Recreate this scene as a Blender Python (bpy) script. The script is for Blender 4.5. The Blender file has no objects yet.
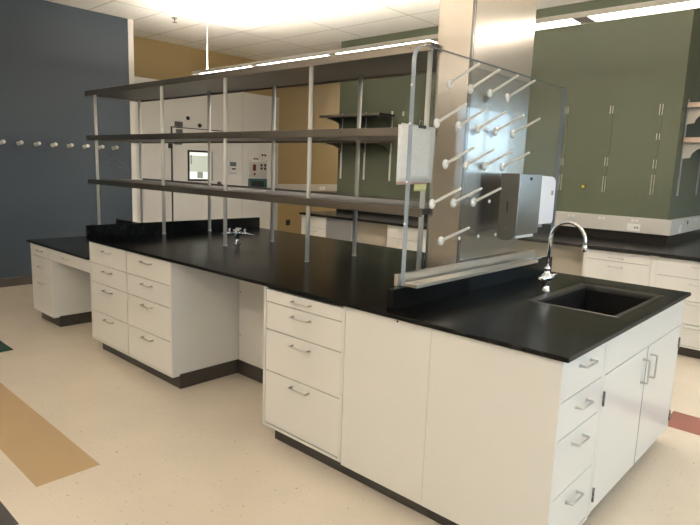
import bpy, bmesh, math, random
from mathutils import Vector, Matrix

random.seed(4)
SC = bpy.context.scene
COL = SC.collection
PI = math.pi

# ------------------------------------------------------------------ camera
def make_camera():
    yaw, pitch, roll, f = 0.738958646, -0.161341774, 0.0361672824, 577.972147
    fw = Vector((-math.sin(yaw) * math.cos(pitch), math.cos(yaw) * math.cos(pitch), math.sin(pitch)))
    r0 = Vector((math.cos(yaw), math.sin(yaw), 0)); u0 = r0.cross(fw)
    c, s = math.cos(roll), math.sin(roll)
    r = c * r0 + s * u0; u = -s * r0 + c * u0
    cam = bpy.data.cameras.new('camera'); o = bpy.data.objects.new('camera', cam); COL.objects.link(o)
    m = Matrix((r, u, -fw)).transposed().to_4x4()
    m.translation = Vector((0.735246565, -1.95967772, 1.54068936))
    o.matrix_world = m
    cam.sensor_width = 36; cam.lens = f / 700 * 36; cam.clip_start = 0.05
    SC.camera = o
make_camera()

# --------------------------------------------------------------- materials
MATS = {}
def mat(name, col, rough=0.5, metal=0.0, coat=0.0, emit=None, es=0.0, spec=0.5, aniso=0.0, alpha=1.0, trans=0.0, mottle=0.0, scale=6.0, bump=0.0):
    m = bpy.data.materials.new(name); m.use_nodes = True
    nt = m.node_tree; b = nt.nodes['Principled BSDF']
    b.inputs['Base Color'].default_value = (*col, 1)
    b.inputs['Roughness'].default_value = rough
    b.inputs['Metallic'].default_value = metal
    b.inputs['Specular IOR Level'].default_value = spec
    b.inputs['Coat Weight'].default_value = coat
    b.inputs['Coat Roughness'].default_value = 0.08
    b.inputs['Anisotropic'].default_value = aniso
    b.inputs['Alpha'].default_value = alpha
    b.inputs['Transmission Weight'].default_value = trans
    if emit:
        b.inputs['Emission Color'].default_value = (*emit, 1); b.inputs['Emission Strength'].default_value = es
    if mottle or bump:
        tc = nt.nodes.new('ShaderNodeTexCoord'); nz = nt.nodes.new('ShaderNodeTexNoise')
        nz.inputs['Scale'].default_value = scale; nz.inputs['Detail'].default_value = 4
        nt.links.new(tc.outputs['Object'], nz.inputs['Vector'])
        if mottle:
            mx = nt.nodes.new('ShaderNodeMixRGB'); mx.blend_type = 'MIX'
            mx.inputs[1].default_value = (*[c * (1 - mottle) for c in col], 1)
            mx.inputs[2].default_value = (*[min(1, c * (1 + mottle)) for c in col], 1)
            nt.links.new(nz.outputs['Fac'], mx.inputs[0]); nt.links.new(mx.outputs[0], b.inputs['Base Color'])
        if bump:
            bp = nt.nodes.new('ShaderNodeBump'); bp.inputs['Strength'].default_value = bump; bp.inputs['Distance'].default_value = 0.002
            nt.links.new(nz.outputs['Fac'], bp.inputs['Height']); nt.links.new(bp.outputs[0], b.inputs['Normal'])
    MATS[name] = m
    return m

def brushed(name, col, rough, vertical=True, amt=0.12):
    m = mat(name, col, rough, metal=1.0)
    nt = m.node_tree; b = nt.nodes['Principled BSDF']
    tc = nt.nodes.new('ShaderNodeTexCoord'); mp = nt.nodes.new('ShaderNodeMapping'); nz = nt.nodes.new('ShaderNodeTexNoise')
    mp.inputs['Scale'].default_value = (60, 60, 0.8) if vertical else (0.8, 60, 60)
    nz.inputs['Scale'].default_value = 3; nz.inputs['Detail'].default_value = 3
    nt.links.new(tc.outputs['Object'], mp.inputs[0]); nt.links.new(mp.outputs[0], nz.inputs['Vector'])
    mr = nt.nodes.new('ShaderNodeMapRange'); mr.inputs[3].default_value = rough - amt / 2; mr.inputs[4].default_value = rough + amt / 2
    nt.links.new(nz.outputs['Fac'], mr.inputs[0]); nt.links.new(mr.outputs[0], b.inputs['Roughness'])
    return m

def thin_glass(name, tint, base=0.03):
    m = bpy.data.materials.new(name); m.use_nodes = True; nt = m.node_tree
    for n in list(nt.nodes):
        if n.type != 'OUTPUT_MATERIAL': nt.nodes.remove(n)
    out = [n for n in nt.nodes if n.type == 'OUTPUT_MATERIAL'][0]
    tr = nt.nodes.new('ShaderNodeBsdfTransparent'); tr.inputs[0].default_value = (*tint, 1)
    gl = nt.nodes.new('ShaderNodeBsdfGlossy'); gl.inputs['Roughness'].default_value = 0.01
    lw = nt.nodes.new('ShaderNodeLayerWeight'); lw.inputs[0].default_value = 0.5
    pw = nt.nodes.new('ShaderNodeMath'); pw.operation = 'POWER'; pw.inputs[1].default_value = 5; nt.links.new(lw.outputs['Facing'], pw.inputs[0])
    fr = nt.nodes.new('ShaderNodeMath'); fr.operation = 'MULTIPLY_ADD'; fr.inputs[1].default_value = 1 - base; fr.inputs[2].default_value = base
    nt.links.new(pw.outputs[0], fr.inputs[0])
    mx = nt.nodes.new('ShaderNodeMixShader')
    nt.links.new(fr.outputs[0], mx.inputs[0]); nt.links.new(tr.outputs[0], mx.inputs[1]); nt.links.new(gl.outputs[0], mx.inputs[2])
    nt.links.new(mx.outputs[0], out.inputs['Surface'])
    MATS[name] = m
    return m

mat('paint', (0.73, 0.705, 0.655), 0.28, coat=0.25, mottle=0.02, scale=3)
mat('paint_body', (0.70, 0.675, 0.625), 0.32, coat=0.15)
mat('gap', (0.05, 0.045, 0.04), 0.8)
mat('epoxy', (0.004, 0.0038, 0.0032), 0.22, spec=0.13, mottle=0.25, scale=40)
mat('epoxy_sink', (0.008, 0.007, 0.007), 0.5, spec=0.15)
mat('epoxy_lip', (0.014, 0.013, 0.011), 0.28, spec=0.4)
mat('rubber', (0.032, 0.027, 0.022), 0.42)
mat('bench_epoxy', (0.012, 0.011, 0.010), 0.25, spec=0.3)
brushed('steel', (0.72, 0.64, 0.54), 0.36)
brushed('steel_column', (0.76, 0.69, 0.61), 0.22, amt=0.06)
brushed('steel_shelf', (0.27, 0.235, 0.195), 0.38, vertical=False)
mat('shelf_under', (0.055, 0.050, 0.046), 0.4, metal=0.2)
mat('post', (0.80, 0.77, 0.71), 0.38, metal=0.12)
mat('nickel', (0.62, 0.60, 0.57), 0.28, metal=1.0)
mat('chrome', (0.85, 0.86, 0.88), 0.06, metal=1.0)
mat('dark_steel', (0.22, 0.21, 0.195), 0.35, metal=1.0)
mat('disp_steel', (0.48, 0.47, 0.46), 0.2, metal=1.0)
mat('black', (0.015, 0.015, 0.015), 0.4)
mat('white_plastic', (0.90, 0.88, 0.83), 0.35)
mat('soap_plastic', (0.80, 0.80, 0.86), 0.3, coat=0.2)
mat('grey_plastic', (0.25, 0.26, 0.28), 0.4)
thin_glass('acrylic', (0.965, 0.975, 0.98))
mat('acrylic_edge', (0.33, 0.39, 0.46), 0.12, spec=0.8)
thin_glass('pane', (0.95, 0.98, 0.97))
mat('wall_blue', (0.031, 0.046, 0.064), 0.55, mottle=0.04, bump=0.1, scale=30)
mat('wall_green', (0.072, 0.083, 0.049), 0.5, mottle=0.03, bump=0.1, scale=30)
mat('wall_yellow', (0.36, 0.26, 0.115), 0.6, mottle=0.03, bump=0.1, scale=30)
mat('wall_plain', (0.62, 0.58, 0.50), 0.6)
mat('trim_white', (0.80, 0.77, 0.72), 0.3, coat=0.3)
mat('raceway', (0.60, 0.56, 0.50), 0.35)
mat('chamber', (0.74, 0.72, 0.69), 0.4)
mat('chamber_seam', (0.50, 0.47, 0.44), 0.4)
mat('grey_panel', (0.42, 0.42, 0.42), 0.3, metal=0.6)
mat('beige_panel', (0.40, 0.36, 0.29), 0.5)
mat('baseboard', (0.060, 0.050, 0.040), 0.5)
mat('fixture', (0.72, 0.68, 0.62), 0.4)
mat('joint_grey', (0.35, 0.35, 0.36), 0.4)
mat('lens', (0.9, 0.9, 0.9), 0.4, emit=(1.0, 0.93, 0.83), es=9.0)
mat('uplens', (0.9, 0.9, 0.9), 0.4, emit=(1.0, 0.92, 0.80), es=62.0)
mat('fill_panel_lens', (0.9, 0.9, 0.9), 0.4, emit=(1.0, 0.92, 0.80), es=14.0)  # glow of the added fill panel
mat('sticky', (0.72, 0.66, 0.30), 0.8)
mat('pink_paper', (0.75, 0.45, 0.36), 0.8)
mat('red', (0.12, 0.012, 0.01), 0.4)
mat('teal', (0.03, 0.085, 0.09), 0.3)
mat('lcd', (0.16, 0.19, 0.20), 0.2)
mat('lcd_blue', (0.38, 0.45, 0.58), 0.3)
mat('yellow_dot', (0.75, 0.62, 0.03), 0.5)
mat('port', (0.80, 0.76, 0.70), 0.4)
mat('lit_window', (0.5, 0.5, 0.45), 0.3, emit=(0.95, 0.93, 0.78), es=0.32)
mat('lit_lamp', (0.5, 0.5, 0.45), 0.3, emit=(1.0, 0.96, 0.85), es=0.8)
mat('lit_shadow', (0.12, 0.13, 0.11), 0.5, emit=(0.5, 0.52, 0.42), es=0.35)
mat('shelf_end_warm', (0.62, 0.48, 0.40), 0.4, metal=0.5)  # steel shelf ends, their warm reflection put into the colour
mat('bare_metal', (0.72, 0.69, 0.60), 0.35, metal=0.6)
mat('soil_none', (0.3, 0.3, 0.3), 0.9)
mat('ground', (0.30, 0.31, 0.28), 0.9)

def paper_mat():
    m = mat('paper', (0.84, 0.80, 0.74), 0.8); nt = m.node_tree; b = nt.nodes['Principled BSDF']
    tc = nt.nodes.new('ShaderNodeTexCoord'); sp = nt.nodes.new('ShaderNodeSeparateXYZ'); nt.links.new(tc.outputs['Object'], sp.inputs[0])
    w = nt.nodes.new('ShaderNodeMath'); w.operation = 'MULTIPLY'; w.inputs[1].default_value = 2 * PI / 0.0085
    s = nt.nodes.new('ShaderNodeMath'); s.operation = 'SINE'; g = nt.nodes.new('ShaderNodeMath'); g.operation = 'GREATER_THAN'; g.inputs[1].default_value = 0.2
    nt.links.new(sp.outputs[2], w.inputs[0]); nt.links.new(w.outputs[0], s.inputs[0]); nt.links.new(s.outputs[0], g.inputs[0])
    mp = nt.nodes.new('ShaderNodeMapping'); mp.inputs['Scale'].default_value = (1, 120, 30)
    nz = nt.nodes.new('ShaderNodeTexNoise'); nz.inputs['Scale'].default_value = 1; nt.links.new(tc.outputs['Object'], mp.inputs[0]); nt.links.new(mp.outputs[0], nz.inputs['Vector'])
    g2 = nt.nodes.new('ShaderNodeMath'); g2.operation = 'GREATER_THAN'; g2.inputs[1].default_value = 0.47; nt.links.new(nz.outputs['Fac'], g2.inputs[0])
    mu = nt.nodes.new('ShaderNodeMath'); mu.operation = 'MULTIPLY'; nt.links.new(g.outputs[0], mu.inputs[0]); nt.links.new(g2.outputs[0], mu.inputs[1])
    mx = nt.nodes.new('ShaderNodeMixRGB'); mx.inputs[1].default_value = (0.84, 0.80, 0.74, 1); mx.inputs[2].default_value = (0.70, 0.66, 0.62, 1)
    nt.links.new(mu.outputs[0], mx.inputs[0]); nt.links.new(mx.outputs[0], b.inputs['Base Color'])
paper_mat()

def grid_lines(nt, coord, pitch, offset, width):
    """1 on lines every `pitch` along a coordinate"""
    a = nt.nodes.new('ShaderNodeMath'); a.operation = 'SUBTRACT'; a.inputs[1].default_value = offset - pitch / 2; nt.links.new(coord, a.inputs[0])
    w = nt.nodes.new('ShaderNodeMath'); w.operation = 'WRAP'; w.inputs[1].default_value = 0; w.inputs[2].default_value = pitch; nt.links.new(a.outputs[0], w.inputs[0])
    s = nt.nodes.new('ShaderNodeMath'); s.operation = 'SUBTRACT'; s.inputs[1].default_value = pitch / 2; nt.links.new(w.outputs[0], s.inputs[0])
    ab = nt.nodes.new('ShaderNodeMath'); ab.operation = 'ABSOLUTE'; nt.links.new(s.outputs[0], ab.inputs[0])
    lt = nt.nodes.new('ShaderNodeMath'); lt.operation = 'LESS_THAN'; lt.inputs[1].default_value = width / 2; nt.links.new(ab.outputs[0], lt.inputs[0])
    return lt.outputs[0]

def floor_mat(name, col, fleck, rough=0.2, amt=0.06):
    m = mat(name, col, rough, spec=0.5); nt = m.node_tree; b = nt.nodes['Principled BSDF']
    tc = nt.nodes.new('ShaderNodeTexCoord')
    n1 = nt.nodes.new('ShaderNodeTexNoise'); n1.inputs['Scale'].default_value = 55; n1.inputs['Detail'].default_value = 3
    n2 = nt.nodes.new('ShaderNodeTexNoise'); n2.inputs['Scale'].default_value = 2.2; n2.inputs['Detail'].default_value = 3
    nt.links.new(tc.outputs['Object'], n1.inputs['Vector']); nt.links.new(tc.outputs['Object'], n2.inputs['Vector'])
    r = nt.nodes.new('ShaderNodeValToRGB'); r.color_ramp.elements[0].position = 0.66; r.color_ramp.elements[1].position = 0.74
    nt.links.new(n1.outputs['Fac'], r.inputs[0])
    mx = nt.nodes.new('ShaderNodeMixRGB'); mx.inputs[1].default_value = (*col, 1); mx.inputs[2].default_value = (*fleck, 1)
    nt.links.new(r.outputs[0], mx.inputs[0])
    m2 = nt.nodes.new('ShaderNodeMixRGB'); m2.blend_type = 'MULTIPLY'; m2.inputs[0].default_value = 1
    rr = nt.nodes.new('ShaderNodeValToRGB'); rr.color_ramp.elements[0].color = (1 - amt, 1 - amt, 1 - amt, 1); rr.color_ramp.elements[1].color = (1, 1, 1, 1)
    rr.color_ramp.elements[0].position = 0.35; rr.color_ramp.elements[1].position = 0.65
    nt.links.new(n2.outputs['Fac'], rr.inputs[0]); nt.links.new(mx.outputs[0], m2.inputs[1]); nt.links.new(rr.outputs[0], m2.inputs[2])
    sp = nt.nodes.new('ShaderNodeSeparateXYZ'); nt.links.new(tc.outputs['Object'], sp.inputs[0])
    l1 = grid_lines(nt, sp.outputs[0], 0.305, -2.03, 0.0022); l2 = grid_lines(nt, sp.outputs[1], 0.305, -0.765, 0.0022)
    mxl = nt.nodes.new('ShaderNodeMath'); mxl.operation = 'MAXIMUM'; nt.links.new(l1, mxl.inputs[0]); nt.links.new(l2, mxl.inputs[1])
    ml = nt.nodes.new('ShaderNodeMath'); ml.operation = 'MULTIPLY'; ml.inputs[1].default_value = 0.12; nt.links.new(mxl.outputs[0], ml.inputs[0])
    m3 = nt.nodes.new('ShaderNodeMixRGB'); m3.inputs[2].default_value = (*[c * 0.5 for c in col], 1)
    nt.links.new(ml.outputs[0], m3.inputs[0]); nt.links.new(m2.outputs[0], m3.inputs[1]); nt.links.new(m3.outputs[0], b.inputs['Base Color'])
    return m
floor_mat('vinyl', (0.70, 0.605, 0.485), (0.36, 0.29, 0.22))
floor_mat('vinyl_tan', (0.47, 0.325, 0.18), (0.42, 0.28, 0.15))
floor_mat('vinyl_dark', (0.06, 0.055, 0.05), (0.09, 0.08, 0.07))
floor_mat('vinyl_green', (0.02, 0.05, 0.03), (0.04, 0.07, 0.05))
floor_mat('vinyl_red', (0.25, 0.075, 0.055), (0.30, 0.11, 0.08))

def ceiling_mat():
    m = mat('ceiling_tile', (0.80, 0.765, 0.70), 0.9); nt = m.node_tree; b = nt.nodes['Principled BSDF']
    tc = nt.nodes.new('ShaderNodeTexCoord'); sp = nt.nodes.new('ShaderNodeSeparateXYZ'); nt.links.new(tc.outputs['Object'], sp.inputs[0])
    l1 = grid_lines(nt, sp.outputs[0], 1.22, -4.93, 0.02); l2 = grid_lines(nt, sp.outputs[1], 0.61, 1.36, 0.02)
    mxl = nt.nodes.new('ShaderNodeMath'); mxl.operation = 'MAXIMUM'; nt.links.new(l1, mxl.inputs[0]); nt.links.new(l2, mxl.inputs[1])
    nz = nt.nodes.new('ShaderNodeTexNoise'); nz.inputs['Scale'].default_value = 90; nt.links.new(tc.outputs['Object'], nz.inputs['Vector'])
    rr = nt.nodes.new('ShaderNodeValToRGB'); rr.color_ramp.elements[0].color = (0.76, 0.735, 0.69, 1); rr.color_ramp.elements[1].color = (0.86, 0.835, 0.785, 1)
    rr.color_ramp.elements[0].position = 0.35; rr.color_ramp.elements[1].position = 0.5
    nt.links.new(nz.outputs['Fac'], rr.inputs[0])
    m3 = nt.nodes.new('ShaderNodeMixRGB'); m3.inputs[2].default_value = (0.55, 0.52, 0.47, 1)
    nt.links.new(mxl.outputs[0], m3.inputs[0]); nt.links.new(rr.outputs[0], m3.inputs[1]); nt.links.new(m3.outputs[0], b.inputs['Base Color'])
ceiling_mat()

# ----------------------------------------------------------------- builder
ORG = {}          # world origin of every object, so parts can be written in world coordinates
class MB:
    def __init__(self): self.v = []; self.f = []; self.m = []; self.s = []
    def quad(self, pts, m=0, smooth=False):
        i = len(self.v); self.v += [Vector(p) for p in pts]; self.f.append(tuple(range(i, i + len(pts)))); self.m.append(m); self.s.append(smooth)
        return self
    def box(self, x0, x1, y0, y1, z0, z1, m=0):
        i = len(self.v)
        self.v += [Vector(p) for p in ((x0,y0,z0),(x1,y0,z0),(x1,y1,z0),(x0,y1,z0),(x0,y0,z1),(x1,y0,z1),(x1,y1,z1),(x0,y1,z1))]
        for q in ((0,3,2,1),(4,5,6,7),(0,1,5,4),(1,2,6,5),(2,3,7,6),(3,0,4,7)):
            self.f.append(tuple(i + k for k in q)); self.m.append(m); self.s.append(False)
        return self
    def tube(self, pts, r, seg=14, m=0, cap=True, smooth=True):
        pts = [Vector(p) for p in pts]; n = len(pts)
        rs = r if isinstance(r, (list, tuple)) else [r] * n
        base = len(self.v); ref = None
        for k in range(n):
            t = (pts[min(k + 1, n - 1)] - pts[max(k - 1, 0)]).normalized()
            if ref is None:
                ref = Vector((0, 0, 1)) if abs(t.z) < 0.9 else Vector((1, 0, 0))
                ref = (ref - t * ref.dot(t)).normalized()
            else:
                ref = (ref - t * ref.dot(t)).normalized()
            bn = t.cross(ref)
            for j in range(seg):
                a = 2 * PI * j / seg
                self.v.append(pts[k] + rs[k] * (math.cos(a) * ref + math.sin(a) * bn))
        for k in range(n - 1):
            for j in range(seg):
                a = base + k * seg + j; b = base + k * seg + (j + 1) % seg
                self.f.append((a, b, b + seg, a + seg)); self.m.append(m); self.s.append(smooth)
        if cap:
            self.f.append(tuple(base + j for j in range(seg))[::-1]); self.m.append(m); self.s.append(False)
            self.f.append(tuple(base + (n - 1) * seg + j for j in range(seg))); self.m.append(m); self.s.append(False)
        return self
    def lathe(self, c, axis, prof, seg=20, m=0):
        """prof: (distance along axis, radius)"""
        ax = Vector(axis).normalized(); c = Vector(c)
        return self.tube_profile([(c + ax * d, r) for d, r in prof], ax, seg, m)
    def tube_profile(self, pr, ax, seg, m):
        ref = Vector((0, 0, 1)) if abs(ax.z) < 0.9 else Vector((1, 0, 0)); ref = (ref - ax * ref.dot(ax)).normalized(); bn = ax.cross(ref)
        base = len(self.v)
        for p, r in pr:
            for j in range(seg):
                a = 2 * PI * j / seg; self.v.append(p + max(r, 1e-5) * (math.cos(a) * ref + math.sin(a) * bn))
        for k in range(len(pr) - 1):
            for j in range(seg):
                a = base + k * seg + j; b = base + k * seg + (j + 1) % seg
                self.f.append((a, b, b + seg, a + seg)); self.m.append(m); self.s.append(True)
        self.f.append(tuple(base + j for j in range(seg))[::-1]); self.m.append(m); self.s.append(False)
        self.f.append(tuple(base + (len(pr) - 1) * seg + j for j in range(seg))); self.m.append(m); self.s.append(False)
        return self
    def prism(self, poly, ax, d0, d1, m=0, edge=None):
        """poly in the two axes other than ax (order xyz without ax)"""
        def P(a, b, d):
            return {'x': (d, a, b), 'y': (a, d, b), 'z': (a, b, d)}[ax]
        n = len(poly); i = len(self.v)
        self.v += [Vector(P(a, b, d0)) for a, b in poly] + [Vector(P(a, b, d1)) for a, b in poly]
        self.f.append(tuple(range(i, i + n))); self.m.append(m); self.s.append(False)
        self.f.append(tuple(range(i + n, i + 2 * n))[::-1]); self.m.append(m); self.s.append(False)
        for k in range(n):
            k2 = (k + 1) % n
            self.f.append((i + k, i + n + k, i + n + k2, i + k2)); self.m.append(m if edge is None else edge); self.s.append(False)
        return self
    def build(self, name, mats, parent=None, org=None, bevel=0.0, seg=2, weld=False):
        if not isinstance(mats, (list, tuple)): mats = [mats]
        if parent is not None: o_w = ORG[parent]
        elif org is not None: o_w = Vector(org)
        else:
            lo = Vector([min(v[i] for v in self.v) for i in range(3)]); hi = Vector([max(v[i] for v in self.v) for i in range(3)])
            o_w = Vector(((lo.x + hi.x) / 2, (lo.y + hi.y) / 2, lo.z))
        me = bpy.data.meshes.new(name)
        me.from_pydata([v - o_w for v in self.v], [], self.f)
        for mm in mats: me.materials.append(MATS[mm])
        for p, mi, sm in zip(me.polygons, self.m, self.s): p.material_index = mi; p.use_smooth = sm
        bm = bmesh.new(); bm.from_mesh(me)
        if weld: bmesh.ops.remove_doubles(bm, verts=bm.verts, dist=0.0002)
        bmesh.ops.recalc_face_normals(bm, faces=bm.faces); bm.to_mesh(me); bm.free()
        o = bpy.data.objects.new(name, me); COL.objects.link(o)
        if parent is not None: o.parent = parent
        else: o.location = o_w
        ORG[o] = o_w
        if bevel:
            b = o.modifiers.new('bevel', 'BEVEL'); b.width = bevel; b.segments = seg; b.limit_method = 'ANGLE'; b.angle_limit = 0.6
        return o

def tag(o, label=None, cat=None, group=None, kind=None):
    if label: o['label'] = label
    if cat: o['category'] = cat
    if group: o['group'] = group
    if kind: o['kind'] = kind
    return o
def thing(name, loc, label, cat, group=None):
    o = bpy.data.objects.new(name, None); COL.objects.link(o); o.location = loc; o.empty_display_size = 0.05
    ORG[o] = Vector(loc); return tag(o, label, cat, group)
def struct(o): o['kind'] = 'structure'; return o
def children(o): return [c for c in bpy.data.objects if c.parent == o]
def copy_tree(o, parent=None):
    c = o.copy(); COL.objects.link(c); c.parent = parent
    for ch in children(o): copy_tree(ch, c)
    return c
def B(*a, m=0): return MB().box(*a, m=m)

# ================================================================= SETTING
ZC = 3.36
XW, XE, YS, YN = -6.83, 3.4, -6.5, 9.6
XY, YGREEN, GX0, GX1 = -7.75, 4.42, -5.40, -0.82

# floor: cream vinyl with coloured strips of tile let into it
def build_floor():
    xs = sorted([XY, XE, -2.03, -4.26, -9.0 + 1.3, -0.12, 2.0, -1.78]); ys = sorted([YS, YN, -0.46, -0.765, -1.07, -1.225, -1.53, 1.98, 2.285])
    xs = [max(XY, x) for x in xs]; xs = sorted(set(xs))
    mb = MB()
    for i in range(len(xs) - 1):
        for j in range(len(ys) - 1):
            cx, cy = (xs[i] + xs[i + 1]) / 2, (ys[j] + ys[j + 1]) / 2
            k = 0
            if -1.07 < cy < -0.765 and cx < -2.03: k = 1
            if -1.53 < cy < -1.225 and cx < -1.78: k = 2
            if -0.765 < cy < -0.46 and cx < -4.26: k = 3
            if 1.98 < cy < 2.285 and cx > -0.12: k = 4
            mb.quad([(xs[i], ys[j], 0), (xs[i + 1], ys[j], 0), (xs[i + 1], ys[j + 1], 0), (xs[i], ys[j + 1], 0)], k)
    # slab under it
    mb.box(XY, XE, YS, YN, -0.15, -0.002, 0)
    return struct(mb.build('floor', ['vinyl', 'vinyl_tan', 'vinyl_dark', 'vinyl_green', 'vinyl_red'], org=(0, 0, 0)))
build_floor()
struct(B(XY - 0.1, XE + 0.15, YS - 0.15, YN + 0.15, ZC, ZC + 0.12).build('ceiling', 'ceiling_tile', org=(0, 0, 0)))
# blue wall on the left with its white end post
struct(B(XW - 0.12, XW, YS, 1.872, 0, ZC).build('wall_left', 'wall_blue', org=(0, 0, 0)))
struct(B(XW - 0.14, XW + 0.006, 1.872, 1.945, 0, ZC).build('trim_1', 'trim_white', org=(0, 0, 0), bevel=0.004))
struct(B(XW, XW + 0.012, YS, 1.872, 0, 0.105).build('baseboard_left', 'baseboard', org=(0, 0, 0), bevel=0.003))
struct(B(XY - 0.12, XY, 1.0, YN, 0, ZC).build('wall_far_left', 'wall_yellow', org=(0, 0, 0)))
struct(B(XY, XW - 0.14, 1.0, 1.1, 0, ZC).build('wall_recess', 'wall_yellow', org=(0, 0, 0)))
# green partition block
struct(B(GX0, GX1, YGREEN, 7.2, 0, ZC).build('wall_back', 'wall_green', org=(0, 0, 0)))
# walls behind the camera and at the right, with windows
struct(B(XY, XE, YS - 0.15, YS, 0, ZC).build('wall_front', 'wall_plain', org=(0, 0, 0)))
def window_wall(name, fixed, along, a0, a1, ops, sill, head, th):
    """wall plane at x=fixed (along='y') or y=fixed (along='x') with openings"""
    mb = MB()
    def bx(p0, p1, z0, z1):
        if along == 'y': mb.box(fixed, fixed + th, p0, p1, z0, z1)
        else: mb.box(p0, p1, fixed, fixed + th, z0, z1)
    bx(a0, a1, 0, sill); bx(a0, a1, head, ZC)
    cur = a0
    for o0, o1 in ops:
        bx(cur, o0, sill, head); cur = o1
    bx(cur, a1, sill, head)
    struct(mb.build(name, 'wall_plain', org=(0, 0, 0)))
WN = [0]
def window(fixed, along, o0, o1, sill, head, th):
    WN[0] += 1
    def bx(mb, p0, p1, z0, z1, d0, d1):
        if along == 'y': mb.box(fixed + d0, fixed + d1, p0, p1, z0, z1)
        else: mb.box(p0, p1, fixed + d0, fixed + d1, z0, z1)
    fr = MB(); w = 0.05
    bx(fr, o0, o0 + w, sill, head, 0.04, 0.1); bx(fr, o1 - w, o1, sill, head, 0.04, 0.1)
    bx(fr, o0 + w, o1 - w, sill, sill + w, 0.04, 0.1); bx(fr, o0 + w, o1 - w, head - w, head, 0.04, 0.1)
    mid = (o0 + o1) / 2; bx(fr, mid - w / 2, mid + w / 2, sill + w, head - w, 0.04, 0.1)
    f = struct(fr.build('window_%d' % WN[0], 'dark_steel', org=(fixed, o0, sill) if along == 'y' else (o0, fixed, sill)))
    p = MB(); bx(p, o0 + w, o1 - w, sill + w, head - w, 0.066, 0.072)
    p.build('pane', 'pane', f)
    # light portal in the opening
    L = bpy.data.lights.new('window_portal', 'AREA'); L.shape = 'RECTANGLE'; L.size = o1 - o0; L.size_y = head - sill; L.cycles.is_portal = True
    lo = bpy.data.objects.new('window_portal', L); COL.objects.link(lo)
    if along == 'y': lo.location = (fixed + th + 0.02, (o0 + o1) / 2, (sill + head) / 2); lo.rotation_euler = (PI / 2, 0, PI / 2)
    else: lo.location = ((o0 + o1) / 2, fixed + th + 0.02, (sill + head) / 2); lo.rotation_euler = (PI / 2, 0, PI)
ops = [(-4.6, -2.2), (-1.4, 1.0), (1.8, 4.2), (7.2, 9.4)]
window_wall('wall_right', XE, 'y', YS, YN, ops, 0.9, 2.8, 0.15)
for a, b in ops: window(XE, 'y', a, b, 0.9, 2.8, 0.15)
opn = []
window_wall('wall_end', YN, 'x', XY, XE, opn, 0.9, 2.8, 0.15)
for a, b in opn: window(YN, 'x', a, b, 0.9, 2.8, 0.15)
# raceways (surface wiring channel along the walls)
struct(B(GX0, GX1 + 0.045, YGREEN - 0.045, YGREEN, 0.995, 1.15).build('trim_2', 'raceway', org=(0, 0, 0), bevel=0.004))
struct(B(GX1, GX1 + 0.045, YGREEN, 6.6, 0.995, 1.15).build('trim_3', 'raceway', org=(0, 0, 0), bevel=0.004))
struct(B(XY, XY + 0.045, 5.05, YN, 1.06, 1.20).build('trim_4', 'raceway', org=(0, 0, 0), bevel=0.004))

# ================================================================= ISLAND
HT = 0.914; TC = 0.020; L = 3.914; W = 1.737
CB = HT - TC - 0.001     # top of cabinets
ZB = 0.092               # underside of cabinet bodies

def plate_hole(x0, x1, y0, y1, z0, z1, hx0, hx1, hy0, hy1):
    mb = MB(); xs = [x0, hx0, hx1, x1]; ys = [y0, hy0, hy1, y1]
    V = {}
    for k, z in ((0, z0), (1, z1)):
        for i in range(4):
            for j in range(4):
                V[i, j, k] = len(mb.v); mb.v.append(Vector((xs[i], ys[j], z)))
    def add(*ids): mb.f.append(tuple(V[i] for i in ids)); mb.m.append(0); mb.s.append(False)
    for i in range(3):
        for j in range(3):
            if i == 1 and j == 1: continue
            for k in (0, 1): add((i, j, k), (i + 1, j, k), (i + 1, j + 1, k), (i, j + 1, k))
    for i in range(3):
        for j in (0, 3): add((i, j, 0), (i + 1, j, 0), (i + 1, j, 1), (i, j, 1)); add((j, i, 0), (j, i + 1, 0), (j, i + 1, 1), (j, i, 1))
    for a, b in (((1, 1), (2, 1)), ((2, 1), (2, 2)), ((2, 2), (1, 2)), ((1, 2), (1, 1))):
        add((*a, 0), (*b, 0), (*b, 1), (*a, 1))
    return mb

top = plate_hole(-L, 0, 0, W, HT - TC, HT, -0.53, -0.078, 0.755, 1.488).build('island_countertop', 'epoxy', org=(-L / 2, W / 2, HT - TC), bevel=0.003)
tag(top, 'long black epoxy worktop of the lab island, cut out for the sink', 'countertop')
B(-L, -L + 0.025, 0.0, W, HT, HT + 0.105).build('end_curb', 'epoxy', top, bevel=0.002)
B(-0.858, -0.822, 0.045, W - 0.005, HT, HT + 0.098).build('panel_curb', 'epoxy', top, bevel=0.002)

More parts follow.
